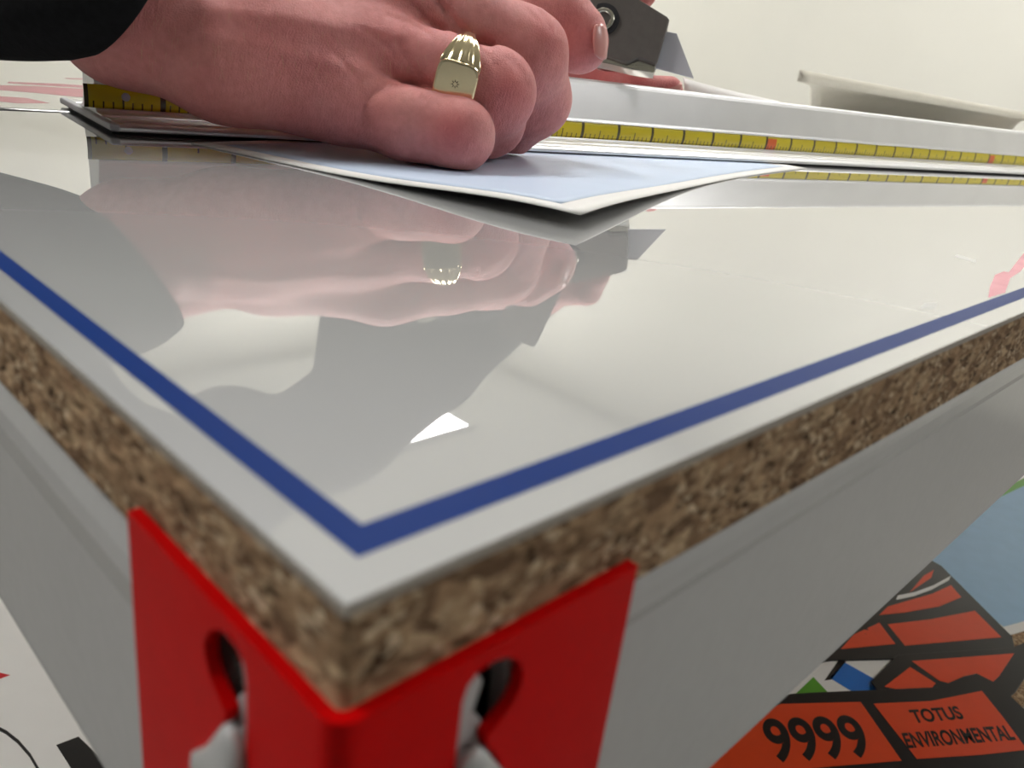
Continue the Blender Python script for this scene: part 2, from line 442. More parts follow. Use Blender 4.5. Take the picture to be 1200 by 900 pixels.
# faded pink print cut by the border line, pale grey marks beside it
def mark_px(name, pts, mat, lab, z=0.004):
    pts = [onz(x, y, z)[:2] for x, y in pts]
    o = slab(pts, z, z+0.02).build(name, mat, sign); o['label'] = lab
mark_px('panel_mark', [(1158,349),(1160,336),(1166,322),(1176,318),(1182,319),(1192,306),(1200,296),(1216,286),(1222,292),(1206,306),(1196,318),(1184,326),(1178,343)], M['pink'], 'faded pink printed mark')
mark_px('panel_mark', [(1076,362),(1084,355),(1100,354),(1096,362)], M['palegrey'], 'pale grey mark')
mark_px('panel_mark', [(1118,301),(1122,298),(1144,305),(1143,308)], M['palegrey'], 'pale grey mark')

# striped printed sheet further left on the bench
SY0 = 270
stp = thing('printed_sheet', (40, SY0, 0), 'white printed sheet with dusty red stripes left of the straightedge', 'sheet')
def sag(x, y): return 0.04 + 0.1*math.exp(-((y-SY0)/12)**2)*max(0, min(1, (66-x)/30))
def sheet_grid(x0, x1, y0, y1, nx, ny, fz, th, dz=0.0, clip=None):
    vs = []; fs = []
    for s in (1, 0):
        for i in range(nx+1):
            for j in range(ny+1):
                x = x0+(x1-x0)*i/nx; y = y0+(y1-y0)*j/ny
                vs.append((x, y, fz(x, y)+dz+s*th))
    n = (nx+1)*(ny+1); q = ny+1
    for i in range(nx):
        for j in range(ny):
            a = i*q+j; fs.append((a, a+q, a+q+1, a+1)); fs.append((n+a, n+a+1, n+a+q+1, n+a+q))
    for i in range(nx):
        fs.append((i*q, (i+1)*q, n+(i+1)*q, n+i*q)); fs.append((i*q+ny, n+i*q+ny, n+(i+1)*q+ny, (i+1)*q+ny))
    for j in range(ny):
        fs.append((j, n+j, n+j+1, j+1)); fs.append((nx*q+j, nx*q+j+1, n+nx*q+j+1, n+nx*q+j))
    return MB().add(vs, fs)
sheet_grid(0, 300, SY0, 632, 40, 50, sag, 0.14).build('sheet', M['sheet'], stp, True)
def stripe_px(pts):
    pts = [onz(x, y, 1.0)[:2] for x, y in pts]
    # follow the sheet
    o = MB().prism([(p[0], p[1], sag(p[0], p[1])+0.15) for p in pts], (0, 0, 0.03)).build('printed_stripe', M['stripe'], stp)
for pts in ([(-12,97),(40,98.5),(100,102),(140,105),(140,111),(90,111),(40,106),(-12,102)], [(-10,109.5),(30,112),(58,118),(20,118),(-10,115)],
            [(10,93.5),(70,96),(140,101),(140,103),(70,99),(8,95)], [(75,89.5),(140,91),(140,92.5),(80,90.5)]):
    stripe_px(pts)

# ------------------------------------------------------------------ the card under the hand
card = thing('printed_card', (130, 95, 0), 'pale blue printed card with a white margin under the hand', 'card')
K_, L_, R_ = onz(680, 250, 3.6)[:2], onz(224, 165, 0.8)[:2], onz(946, 196.5, 0.6)[:2]
def card_pt(u, v):               # u along K->R, v along K->L
    p = K_ + (R_-K_)*u + (L_-K_)*v
    z = 0.05 + 3.3*math.exp(-((u/0.28)**2)) * math.exp(-((v-0.08)/0.32)**2)
    p = p + np.array([0.26, -0.966]) * (-9.0*math.sin(math.pi*min(1, u))*(1-v)**3)   # the cut edge bows slightly
    return (p[0], p[1], z)
def card_grid(u0, u1, v0, v1, nu, nv, th, dz):
    vs = []; fs = []
    for s in (1, 0):
        for i in range(nu+1):
            for j in range(nv+1):
                p = card_pt(u0+(u1-u0)*i/nu, v0+(v1-v0)*j/nv); vs.append((p[0], p[1], p[2]+dz+s*th))
    n = (nu+1)*(nv+1); q = nv+1
    for i in range(nu):
        for j in range(nv):
            a = i*q+j; fs.append((a, a+q, a+q+1, a+1)); fs.append((n+a, n+a+1, n+a+q+1, n+a+q))
    for i in range(nu):
        fs.append((i*q, (i+1)*q, n+(i+1)*q, n+i*q)); fs.append((i*q+nv, n+i*q+nv, n+(i+1)*q+nv, (i+1)*q+nv))
    for j in range(nv):
        fs.append((j, n+j, n+j+1, j+1)); fs.append((nu*q+j, nu*q+j+1, n+nu*q+j+1, n+nu*q+j))
    return MB().add(vs, fs)
card_grid(0, 1, 0, 1, 40, 30, 0.35, 0).build('card', M['paper'], card, True)
o = card_grid(0.024, 0.95, 0.06, 0.95, 40, 30, 0.03, 0.36).build('printed_field', M['paleblue'], card, True)
o['label'] = 'pale blue printed field'

# ------------------------------------------------------------------ safety straightedge with a yellow tape
RO_ = np.array([70.0, 217.0]); RE = np.array([0.9902, -0.1393]); RN = np.array([0.1393, 0.9902])
def rp(t, u, z): q = RO_ + RE*t + RN*u; return (q[0], q[1], z)
rul = thing('straightedge', rp(0, 0, 0), 'aluminium safety straightedge with yellow inch tape held down by the hand', 'straightedge')
RL = 1050
prof = [(0,1.0),(0,2.2),(1.2,3.0),(5,3.1),(6.3,1.5),(8.4,1.5),(9.6,3.2),(17,3.2),(18.2,1.6),(20.3,1.6),(21.5,3.3),(28,3.3),(29.2,3.6),
        (29.2,4.4),(30.6,4.4),(30.6,11.4),(29.2,11.4),(29.0,12.2),(29.6,13.0),(34.0,27.6),(35.2,29.2),(38,29.8),(41.5,29.8),(43,29.0),(44,27.4),(46,8),(48,4.4),(52,3.2),(58,3.0),(59.5,2.4),(61,3.0),(75.5,2.6),(76.5,1.0)]
rings = [[rp(t, u, z) for u, z in prof] for t in (0, RL)]
o = MB().sweep(rings).build('rail', M['alu'], rul); bevel(o, 0.35, 2, 25)
m = MB()
for u0, u1 in ((1, 12), (62, 75)):
    m.add([rp(t, u, z) for t in (0.5, RL) for u, z in ((u0, 0.62), (u1, 0.62), (u1, 1.15), (u0, 1.15))],
          [(0,1,2,3),(4,7,6,5),(0,4,5,1),(1,5,6,2),(2,6,7,3),(3,7,4,0)])
m.build('rubber_strip', M['rubber_shade'], rul)
# curved tape in its channel, UV = (mm along, 0..1 across)
def tape():
    nz = 8; ts = [-3.0] + [0 + RL*i/60 for i in range(61)]
    vs = []; uv = []
    for t in ts:
        for j in range(nz+1):
            s = j/nz; z = 4.5 + 6.8*s; u = 30.2 - 0.9*math.cos((s-0.5)*math.pi) * 0.0 - 0.55*(1-(2*s-1)**2)
            vs.append(rp(t, u, z)); uv.append((t, s))
    fs = [(i*(nz+1)+j, (i+1)*(nz+1)+j, (i+1)*(nz+1)+j+1, i*(nz+1)+j+1) for i in range(len(ts)-1) for j in range(nz)]
    o = mesh_obj('tape', vs, fs, M['tape'], rul, True)
    ul = o.data.uv_layers.new(name='UVMap')
    for lp in o.data.loops: ul.data[lp.index].uv = uv[lp.vertex_index]
    sm = o.modifiers.new('thick', 'SOLIDIFY'); sm.thickness = 0.00025
    o['label'] = 'yellow inch tape'
    return o
tp = tape()
riv = []
for w, r in ((29.7, 1.3), (29.2, 1.3), (28.9, 0.9), (28.8, 0.3)):
    c = np.array(rp(9, w, 8.2)); riv.append(tube_ring(c, (*RN, 0), r, n=14))
MB().sweep(riv).build('rivet', M['steel'], tp, True)
# dark end plate with rounded ends closing the rail
m = MB()
ep = [rp(0.6, 0.3, 0.9), rp(-2.2, 1.5, 0.9), rp(-2.2, 74.5, 0.9), rp(0.6, 76.2, 0.9)]
m.prism(ep, (0, 0, 2.0))
o = m.build('end_plate', M['steel'], rul); bevel(o, 0.5, 2)

# ------------------------------------------------------------------ implicit surfaces (hands, jacket)
def seg_sdf(P, a, b, ra, rb):
    a = np.array(a, np.float32); b = np.array(b, np.float32); d = b-a; L = float(d@d)+1e-9
    q = P-a; t = np.clip((q@d)/L, 0, 1)
    return np.sqrt(((q - t[..., None]*d)**2).sum(-1)) - (ra + (rb-ra)*t)
def smin(a, b, k):
    h = np.clip(0.5+0.5*(b-a)/k, 0, 1); return b+(a-b)*h - k*h*(1-h)
def surface_nets(F, org, h):
    nx, ny, nz = F.shape; cs = (nx-1, ny-1, nz-1)
    acc = np.zeros(cs+(3,), np.float32); cnt = np.zeros(cs, np.float32)
    S = F < 0
    for ax in range(3):
        lo = [slice(None)]*3; hi = [slice(None)]*3; lo[ax] = slice(0, -1); hi[ax] = slice(1, None)
        a, b = F[tuple(lo)], F[tuple(hi)]; m = S[tuple(lo)] != S[tuple(hi)]
        t = np.where(m, a/np.where(m, a-b, 1), 0)
        o1, o2 = [i for i in range(3) if i != ax]
        for d1 in (0, 1):
            for d2 in (0, 1):
                sl = [slice(None)]*3; sl[o1] = slice(d1, F.shape[o1]-1+d1); sl[o2] = slice(d2, F.shape[o2]-1+d2)
                mm = m[tuple(sl)]; tt = t[tuple(sl)]
                cnt += mm; acc[..., ax] += tt*mm; acc[..., o1] += d1*mm; acc[..., o2] += d2*mm
    act = cnt > 0; idx = -np.ones(cs, np.int64); idx[act] = np.arange(act.sum())
    ijk = np.argwhere(act); V = (ijk + acc[act]/cnt[act][:, None])*h + org
    faces = []
    for ax in range(3):
        o1, o2 = (ax+1) % 3, (ax+2) % 3
        lo = [slice(None)]*3; hi = [slice(None)]*3; lo[ax] = slice(0, -1); hi[ax] = slice(1, None)
        m = S[tuple(lo)] != S[tuple(hi)]; e = np.argwhere(m)
        e = e[(e[:, o1] > 0) & (e[:, o2] > 0) & (e[:, o1] < F.shape[o1]-1) & (e[:, o2] < F.shape[o2]-1)]
        def cell(d1, d2):
            c = e.copy(); c[:, o1] -= d1; c[:, o2] -= d2; return idx[c[:, 0], c[:, 1], c[:, 2]]
        q = np.stack([cell(1, 1), cell(0, 1), cell(0, 0), cell(1, 0)], 1)
        fl = ~S[e[:, 0], e[:, 1], e[:, 2]]; q[fl] = q[fl][:, ::-1]; faces.append(q)
    return V, np.concatenate(faces)
def grid_for(prims, h, pad):
    lo = np.min([np.minimum(np.array(a)-ra, np.array(b)-rb) for a, b, ra, rb in prims], 0) - pad
    hi = np.max([np.maximum(np.array(a)+ra, np.array(b)+rb) for a, b, ra, rb in prims], 0) + pad
    n = np.ceil((hi-lo)/h).astype(int)+1
    g = np.stack(np.meshgrid(*[lo[i]+h*np.arange(n[i]) for i in range(3)], indexing='ij'), -1).astype(np.float32)
    return lo, g
def px(x, y, d, r): return at(x, y, d), r*d/FPX
def chain(pts):                  # [(px,py,depth,r px)] -> capsule list
    q = [px(*p) for p in pts]
    return [(q[i][0], q[i+1][0], q[i][1], q[i+1][1]) for i in range(len(q)-1)]
def field(P, caps, k):
    F = None
    for c in caps:
        d = seg_sdf(P, *c); F = d if F is None else smin(F, d, k)
    return F

def skin_obj(name, V, Fc, mat, parent, knuckles):
    me = bpy.data.meshes.new(name)
    off = parent_loc(parent)
    me.from_pydata([tuple(W(v)-off) for v in V], [], Fc.tolist()); me.update()
    me.polygons.foreach_set('use_smooth', [True]*len(me.polygons))
    me.materials.append(mat)
    if knuckles is not None:
        a = me.attributes.new('knuckle', 'FLOAT', 'POINT'); w = np.zeros(len(V))
        for p, r, s in knuckles:
            w = np.maximum(w, s*np.exp(-(((V-np.array(p))**2).sum(1))/(r*r)))
        a.data.foreach_set('value', w.astype(np.float32))
        ax = RGT*0.95 + DWN*0.3; ax /= np.linalg.norm(ax); ay = DWN - ax*(DWN@ax); ay /= np.linalg.norm(ay)
        hv = np.stack([V@ax, V@ay, V@np.cross(ax, ay)], 1).astype(np.float32)
        me.attributes.new('hand_axes', 'FLOAT_VECTOR', 'POINT').data.foreach_set('vector', hv.ravel())
    o = bpy.data.objects.new(name, me); C.objects.link(o); o.parent = parent
    return o

person = thing('person', (480, 900, FZ), 'person in a black fleece jacket leaning over, one hand on straightedge, other holding knife', 'person')

# right hand lying on its little-finger side, back of the hand to the camera
palm = (chain([(-60,-90,242,54), (60,-30,232,54), (140,28,227,58), (265,76,232,58), (398,118,243,49)])
        + chain([(150,20,230,60), (300,45,237,62), (440,66,252,50)])
        + chain([(150,-8,236,53), (320,0,247,52), (470,4,262,53)])
        + chain([(-60,-110,246,48), (60,-80,240,44), (190,-55,250,44), (320,-24,264,44), (490,18,296,42)]))
pinky = chain([(418,126,246,43), (480,145,244,42), (537,158.5,243,40.5), (545,154,268,37), (512,146,286,33)])
ringf = chain([(440,66,252,49), (520,90,253,47), (577,108,256,49), (572,140,274,42), (556,158,290,33)])
midf = chain([(470,2,262,53), (550,35,266,51), (611,65,270,53), (623,116,288,45), (600,150,303,32)])
indf = chain([(490,18,296,42), (580,22,304,43), (653,28,310,43), (675,44,309,35), (680,53,308,32)])
thumb = chain([(335,-26,282,40), (400,-6,300,36), (480,18,312,34)])
allc = palm+pinky+ringf+midf+indf+thumb
lo, P = grid_for(allc, 0.75, 4)
Dp = field(P, palm, 9)
D = None
for fng, kk in ((pinky, 4), (ringf, 6), (midf, 6), (indf, 7), (thumb, 8)):
    d = smin(field(P, fng, 3.0), Dp, kk)
    D = d if D is None else smin(D, d, 0.7)
# creases, wrinkles and knuckle bones on the side of the hand that faces out
q = P - CAM.astype(np.float32)
dep = q @ FWD.astype(np.float32)
U = 600 + FPX*(q @ RGT.astype(np.float32))/dep; Vp = 450 + FPX*(q @ DWN.astype(np.float32))/dep
def crease(pts, a, w, dmax=262):
    global D
    x0, x1 = min(p[0] for p in pts)-3*w, max(p[0] for p in pts)+3*w; y0, y1 = min(p[1] for p in pts)-3*w, max(p[1] for p in pts)+3*w
    m = (np.abs(D) < 4) & (dep < dmax) & (U > x0) & (U < x1) & (Vp > y0) & (Vp < y1)
    u, v = U[m], Vp[m]; best = np.full(u.shape, 1e9, np.float32)
    for (ax_, ay_), (bx_, by_) in zip(pts[:-1], pts[1:]):
        dx, dy = bx_-ax_, by_-ay_; t = np.clip(((u-ax_)*dx+(v-ay_)*dy)/(dx*dx+dy*dy+1e-6), 0, 1)
        best = np.minimum(best, (u-ax_-t*dx)**2+(v-ay_-t*dy)**2)
    D[m] += a*np.exp(-best/(w*w))
for pts, a, w in (([(425,138),(427,124),(436,111),(452,102),(476,98),(500,101)], 0.8, 5), ([(512,0),(524,14),(536,29),(552,45),(575,52)], 1.3, 5),
                  ([(468,50),(476,68),(490,88),(506,101)], 0.7, 4.5), ([(452,18),(480,27),(506,42)], 0.4, 3), ([(425,34),(452,52),(466,72)], 0.35, 3.2),
                  ([(392,62),(416,88),(424,110)], 0.4, 3.5), ([(440,78),(462,92)], 0.3, 3), ([(478,0),(498,20),(520,36)], 0.35, 3),
                  ([(560,58),(574,66),(582,78)], 0.25, 3), ([(600,70),(612,84),(618,100)], 0.28, 3), ([(592,66),(604,78),(610,92)], 0.22, 2.6),
                  ([(330,40),(360,66),(380,100)], 0.2, 4), ([(290,20),(318,50),(336,86)], 0.15, 4), ([(240,20),(262,60),(270,100)], 0.12, 5),
                  ([(498,112),(512,124),(518,140)], 0.2, 3), ([(486,110),(500,122),(506,138)], 0.15, 3),
                  ([(600,100),(601,101)], -0.8, 15), ([(530,150),(531,151)], -0.45, 13), ([(470,70),(471,71)], -0.6, 22), ([(440,125),(441,126)], -0.3, 16),
                  ([(230,40),(340,62),(440,84)], -0.5, 10), ([(240,10),(350,22),(460,40)], -0.5, 11), ([(470,150),(500,160)], -0.2, 10)):
    crease(pts, a, w)
for pts, a, w in (([(628,10),(640,22),(646,38)], 0.35, 2.8), ([(640,12),(651,26),(656,42)], 0.3, 2.6), ([(618,12),(630,24)], 0.25, 2.6), ([(646,44),(647,45)], -0.8, 15), ([(655,112),(640,124),(628,150)], 0.15, 4)):
    crease(pts, a, w, 275)
del U, Vp, dep, q
# level contact with the card and the bench
D = np.maximum(D, (1.5 - P[..., 2]))
V, Fc = surface_nets(D, lo, 0.75)
kn = [(at(528,150,231), 7.5, 0.5), (at(598,98,244), 8.0, 0.55), (at(640,40,258), 9.0, 0.45), (at(690,20,292), 9, 0.4), (at(425,120,232), 11, 0.25), (at(470,45,238), 12, 0.25), (at(300,80,232), 24, 0.18)]
hand = skin_obj('hand', V, Fc, M['skin'], person, kn)
hand['label'] = 'bare right hand pressing on its side with curled fingers'
del P, D, Dp
# short fair hairs on the back of the hand
nrm = np.zeros_like(V); fa = V[Fc]; fn = np.cross(fa[:, 2]-fa[:, 0], fa[:, 3]-fa[:, 1])
for c_ in range(4): np.add.at(nrm, Fc[:, c_], fn)
nrm /= np.linalg.norm(nrm, axis=1)[:, None]+1e-9
if ((V-V.mean(0))*nrm).sum() < 0: nrm = -nrm
q = V-CAM; dd = q@FWD; uu = 600+FPX*(q@RGT)/dd; ww = 450+FPX*(q@DWN)/dd
ok = np.flatnonzero((uu > 150) & (uu < 500) & (ww > -10) & (ww < 95-0.12*np.abs(uu-330)) & ((nrm@FWD) < -0.25))
rng = np.random.default_rng(3); hm = MB()
for i_ in rng.choice(ok, 240, replace=False):
    n_ = nrm[i_]; g = DWN*1.0 - RGT*rng.uniform(-0.35, 0.25) + n_*rng.uniform(0.15, 0.5); g /= np.linalg.norm(g); L = rng.uniform(2.0, 4.6)
    rs = []
    for t_, r_ in ((0, 0.045), (0.5, 0.035), (1, 0.012)):
        rs.append(tube_ring(V[i_]-n_*0.15 + g*L*t_ - n_*0.35*t_*t_, g, r_, n=3, ref=tuple(FWD)))
    hm.sweep(rs)
ho = hm.build('hand_hair', M['hair'], hand); ho['kind'] = 'stuff'

# fingernail at the tip of the forefinger
def nail(c, nrm, axis, w, l, parent, t=0.8):
    nrm = np.array(nrm, float); nrm /= np.linalg.norm(nrm); axis = np.array(axis, float); axis -= nrm*(axis@nrm); axis /= np.linalg.norm(axis)
    side = np.cross(nrm, axis); vs = []; fs = []; n = 10
    for s in (0, 1):
        for i in range(n+1):
            for j in range(n+1):
                a = (i/n*2-1); b = (j/n*2-1)
                # rounded-square footprint
                u = a*math.sqrt(1-b*b*0.35); v = b*math.sqrt(1-a*a*0.35)
                hgt = -0.28*w*(u*u) - 0.10*l*v*v - s*t
                vs.append(np.array(c)+side*u*w+axis*v*l+nrm*hgt)
    q = n+1; N = q*q
    for i in range(n):
        for j in range(n):
            k = i*q+j; fs.append((k, k+q, k+q+1, k+1)); fs.append((N+k, N+k+1, N+k+q+1, N+k+q))
    for i in range(n):
        fs += [(i*q, N+i*q, N+(i+1)*q, (i+1)*q), (i*q+n, (i+1)*q+n, N+(i+1)*q+n, N+i*q+n), (i, i+1, N+i+1, N+i), (n*q+i, N+n*q+i, N+n*q+i+1, n*q+i+1)]
    return MB().add(vs, fs).build('fingernail', M['nail'], parent, True)
tipc = at(680, 55, 306)
nn = RGT*0.78 - FWD*0.60 + DWN*0.05
nail(tipc + nn/np.linalg.norm(nn)*10.4, nn, DWN + RGT*0.15, 4.6, 6.2, hand)

# left hand behind the straightedge gripping the knife
lp = (chain([(590,-70,446,48), (630,-30,438,40), (640,40,438,32)]) + chain([(600,-60,444,44), (690,-60,430,34)]))
lf1 = chain([(630,60,440,30), (690,104,440,21), (745,108,440,19.5), (784,106,440,16)])
lf2 = chain([(640,-20,436,34), (700,10,436,22), (745,40,436,19), (752,70,440,16)])
lf3 = chain([(690,-50,426,30), (745,-36,412,20), (754,-6,406,15)])
lf4 = chain([(640,-40,434,34), (715,-34,425,22), (735,-14,425,17), (720,6,428,15)])
lf5 = chain([(630,20,436,32), (690,50,440,22), (735,75,441,18), (748,90,441,15)])
allc = lp+lf1+lf2+lf3+lf4+lf5
lo, P = grid_for(allc, 1.3, 5)
Dp = field(P, lp, 9); D = None
for fng in (lf1, lf2, lf3, lf4, lf5):
    d = smin(field(P, fng, 3), Dp, 7); D = d if D is None else smin(D, d, 0.7)
V, Fc = surface_nets(D, lo, 1.3)
hand2 = skin_obj('hand', V, Fc, M['skin'], person, [(at(745,95,432), 12, 0.8), (at(700,95,432), 14, 0.8), (at(790,98,432), 12, 0.5)])
hand2['label'] = 'other hand gripping the knife behind the straightedge'
nail(at(788, 97, 434.2), -FWD*0.75 - DWN*0.6, RGT, 4.2, 5.4, hand2)
del P, D, Dp

# jacket: near sleeve, then the body and the other arm out of frame (seen in the glossy sheet)
SL = [((140,-20,232),(92,66,229),(179,-6,208)), ((136,-23,232),(86,68,229),(178,-12,206)), ((112,-38,233),(62,69.5,230),(155,-30,202)),
      ((70,-60,235),(20,70,233),(112,-50,201)), ((0,-90,241),(-52,66,238),(40,-80,201)), ((-80,-115,251),(-140,55,249),(-40,-105,207)), ((-200,-140,267),(-262,40,265),(-160,-130,221))]
rings = []
for i, (c, b_, f_) in enumerate(SL):
    c, b_, f_ = at(*c), at(*b_), at(*f_); e1, e2 = b_-c, f_-c; ring = []
    for k in range(48):
        th = 2*math.pi*k/48; wob = 1 + (0.012*math.sin(3*th+i) + 0.01*math.sin(7*th+2*i))*(i > 0)
        ring.append(c + (e1*math.cos(th) + e2*math.sin(th))*wob)
    rings.append(ring)
c0 = at(140,-20,232); c3 = at(70,-60,235)
inner = [[c0 + (p-c0)*0.94 + (c3-c0)*0.04 for p in rings[0]]]
inner2 = [c3 + (p-c3)*0.80 for p in rings[3]]
sleeve = MB().sweep([inner2, inner[0]] + rings, caps=False).build('sleeve', M['jacket'], person, True)
sm = sleeve.modifiers.new('sub', 'SUBSURF'); sm.levels = 1; sm.render_levels = 2
sleeve['label'] = 'black fleece cuff'

elbow = np.array([130., 500., 250.]); s_end = at(-200, -130, 268)
shR, shL = np.array([390., 790., 480.]), np.array([690., 770., 375.])
elL = np.array([905., 760., 250.]); wrL = at(578, -78, 452)
jc = [(s_end, elbow, 42, 58), (elbow, shR, 56, 60), (shR, (540, 775, 430), 66, 74), ((540, 775, 430), shL, 74, 56), (shL, elL, 56, 46), (elL, wrL, 46, 31),
      ((560, 790, 425), (860, 1080, 60), 52, 105), ((860, 1080, 60), (850, 1100, -120), 115, 130), ((400, 800, 440), (380, 790, 520), 80, 62)]
jc = [(np.array(a, float), np.array(b, float), ra, rb) for a, b, ra, rb in jc]
lo, P = grid_for(jc, 9, 30)
D = field(P, jc, 22)
V, Fc = surface_nets(D, lo, 9.0)
jk = skin_obj('jacket', V, Fc, M['jacket'], person, None)
tr = [((780, 1100, -110), (770, 1090, FZ+30), 90, 60), ((920, 1100, -110), (940, 1090, FZ+30), 90, 60)]
tr = [(np.array(a, float), np.array(b, float), ra, rb) for a, b, ra, rb in tr]
lo, P = grid_for(tr, 14, 40); D = np.maximum(field(P, tr, 40), FZ - P[..., 2] + 2)
V, Fc = surface_nets(D, lo, 14.0)
skin_obj('trousers', V, Fc, M['jacket'], person, None)
del P, D

# ------------------------------------------------------------------ signet ring
def make_ring():
    t = 0.70
    a0, b0 = at(440,66,252), at(577,108,256)
    ax = b0-a0; ax /= np.linalg.norm(ax)
    c = at(538, 92, 254)
    n0 = -FWD + DWN*0.50; n0 = n0 - ax*(n0@ax); n0 /= np.linalg.norm(n0)     # face direction
    up = np.cross(n0, ax); 
    if up @ DWN > 0: up = -up
    R0 = 12.75
    ring = thing('signet_ring', c + n0*R0, 'gold signet ring with a star engraved face on the ring finger', 'ring')
    def cyl(phi, r, w): return c + (n0*math.cos(phi) + up*math.sin(phi))*r + ax*w
    # band with fluted shoulders
    vs = []; fs = []; n = 120; nw = 24
    def half(phi):
        p = abs((phi+math.pi) % (2*math.pi) - math.pi)
        if p < 0.42: return 6.1
        return 1.9 + 4.2*max(0, 1-(p-0.42)/1.0)**1.1
    for i in range(n):
        phi = 2*math.pi*i/n; p = abs((phi+math.pi) % (2*math.pi) - math.pi); w = half(phi)
        for j in range(nw+1):
            s = j/nw*2-1
            sh = max(0, min(1, (p-0.30)/0.12)) * max(0, 1-(p-0.42)/1.0)
            fl = 0.34*sh*(math.cos(s*math.pi*4.2))
            th = 1.15 + 1.1*max(0, 1-(p/1.35)**2) - 0.5*s*s + fl
            vs.append(cyl(phi, R0+th, s*w))
        vs.append(cyl(phi, R0-0.5, w*0.98)); vs.append(cyl(phi, R0-0.5, -w*0.98))
    q = nw+3
    for i in range(n):
        k = (i+1) % n
        for j in range(q):
            jj = (j+1) % q; fs.append((i*q+j, k*q+j, k*q+jj, i*q+jj))
    MB().add(vs, fs).build('band', M['gold'], ring, True)
    # flat cushion face
    fc = c + n0*(R0+1.5)
    loop = []
    for k in range(48):
        th = 2*math.pi*k/48; cs, sn = math.cos(th), math.sin(th)
        r = (abs(cs)**4.5+abs(sn)**4.5)**(-1/4.5); loop.append((cs*r, sn*r))
    rings = []
    for h, s in ((-1.2, 0.96), (0.5, 1.02), (0.9, 1.0), (1.12, 0.94), (1.15, 0.90)):
        rings.append([fc + n0*h + ax*(x*s*6.2) + up*(y*s*6.2) for x, y in loop])
    f = MB().sweep(rings).build('face', M['gold'], ring, False); f['label'] = 'polished square face'
    m = MB()
    for k in range(8):
        th = math.pi/4*k + 0.2; d = ax*math.cos(th)+up*math.sin(th); e = ax*math.sin(th)-up*math.cos(th)
        p = fc + n0*1.13; 
        m.prism([p+d*0.55+e*0.18, p+d*1.35+e*0.02, p+d*1.35-e*0.02, p+d*0.55-e*0.18], n0*0.06)
    m.build('engraved_star', M['dark'], f)
make_ring()

# ------------------------------------------------------------------ utility knife
KD = 385
kn_ = thing('utility_knife', at(740, 40, KD), 'dark grey utility knife with bare trapezoid blade above straightedge', 'knife')
DEP = FWD*0.97 + RGT*0.1
def kp(x, y, d=0): return at(x, y, KD) + DEP*d
body = [(640,-120),(700,-130),(712,-14),(738.7,0),(781,26),(783.5,29),(768.5,80),(748,73),(735,79),(712,71),(688,66),(655,-10)]
o = MB().prism([kp(x, y, -6) for x, y in body], DEP*13).build('knife_body', M['knife'], kn_); bevel(o, 0.7, 3)
o = MB().prism([kp(x, y, -3.5) for x, y in [(690,66),(712,70),(735,78),(750,73),(768,80),(766,88.5),(742,85),(712,78),(690,74)]], DEP*8).build('lower_rail', M['chrome'], kn_); bevel(o, 0.5, 2)
o['label'] = 'bright metal lower rail'
o = MB().prism([kp(x, y, 0) for x, y in [(770,35),(783,37),(793,39),(813,91.5),(772,80.5),(760,78)]], DEP*0.9).build('blade', M['steel'], kn_); bevel(o, 0.3, 1)
wc = kp(706.5, 29, -6)
rings = [tube_ring(wc + DEP*d, DEP, r, n=28) for d, r in ((0.2, 5.4), (-0.9, 5.2), (-1.2, 4.6), (-1.2, 3.6), (-0.6, 3.2), (0.1, 3.1))]
w = MB().sweep(rings, caps=False).build('screw_ring', M['chrome'], kn_, False); bevel(w, 0.2, 2)
rings = [tube_ring(wc + DEP*d, DEP, r, n=28) for d, r in ((0.2, 7.6), (-0.25, 7.5), (-0.3, 7.0), (-0.3, 5.4), (0.2, 5.4))]
MB().sweep(rings, caps=False).build('recess', M['rubber_shade'], kn_)

# ------------------------------------------------------------------ curled vinyl strip and cream board behind the straightedge
vs = []
NV = 14
vin = thing('vinyl_offcut', at(850, 110, 470), 'curled white vinyl offcut rising behind the straightedge by the knife tip', 'offcut')
m = MB(); rows = []
for i in range(NV+1):
    s = i/NV
    top = at(800+112*s, 91+28.0*s**0.85, 478+10*s)
    rows.append((top, s))
vsv = []
for top, s in rows:
    fl = top - np.array([RN[0], RN[1], 0])*26            # it rises from the rail's back flange
    for j in range(11):
        q = j/10; b_ = q**1.8
        vsv.append((fl[0]+(top[0]-fl[0])*q, fl[1]+(top[1]-fl[1])*q, 3.9*(1-b_) + top[2]*b_))
fsv = [(i*11+j, (i+1)*11+j, (i+1)*11+j+1, i*11+j+1) for i in range(NV) for j in range(10)]
o = MB().add(vsv, fsv).build('vinyl', M['paper'], vin, True)
sd = o.modifiers.new('thick', 'SOLIDIFY'); sd.thickness = 0.0006
brd = thing('foam_board', at(950, 105, 640), 'cream board with a raised edge lying behind the straightedge', 'board')
e0, e1 = at(934, 95, 640), at(1215, 142.5, 1090)
vsv = []; nb = 16
for i in range(31):
    s = i/30; e = e0+(e1-e0)*s
    for j in range(nb+1):
        q = j/nb; d = np.array([0.93, 0.37, 0])*330*q
        k = max(0, (q-0.35)/0.65); k = k*k*(3-2*k); z = e[2]*(1-k) + 5.2*k
        vsv.append((e[0]+d[0]-18*(1-s)*0, e[1]+d[1], z))
fsv = [(i*(nb+1)+j, (i+1)*(nb+1)+j, (i+1)*(nb+1)+j+1, i*(nb+1)+j+1) for i in range(30) for j in range(nb)]
o = MB().add(vsv, fsv).build('board', M['cream'], brd, True)
sd = o.modifiers.new('thick', 'SOLIDIFY'); sd.thickness = 0.0085; sd.offset = -1

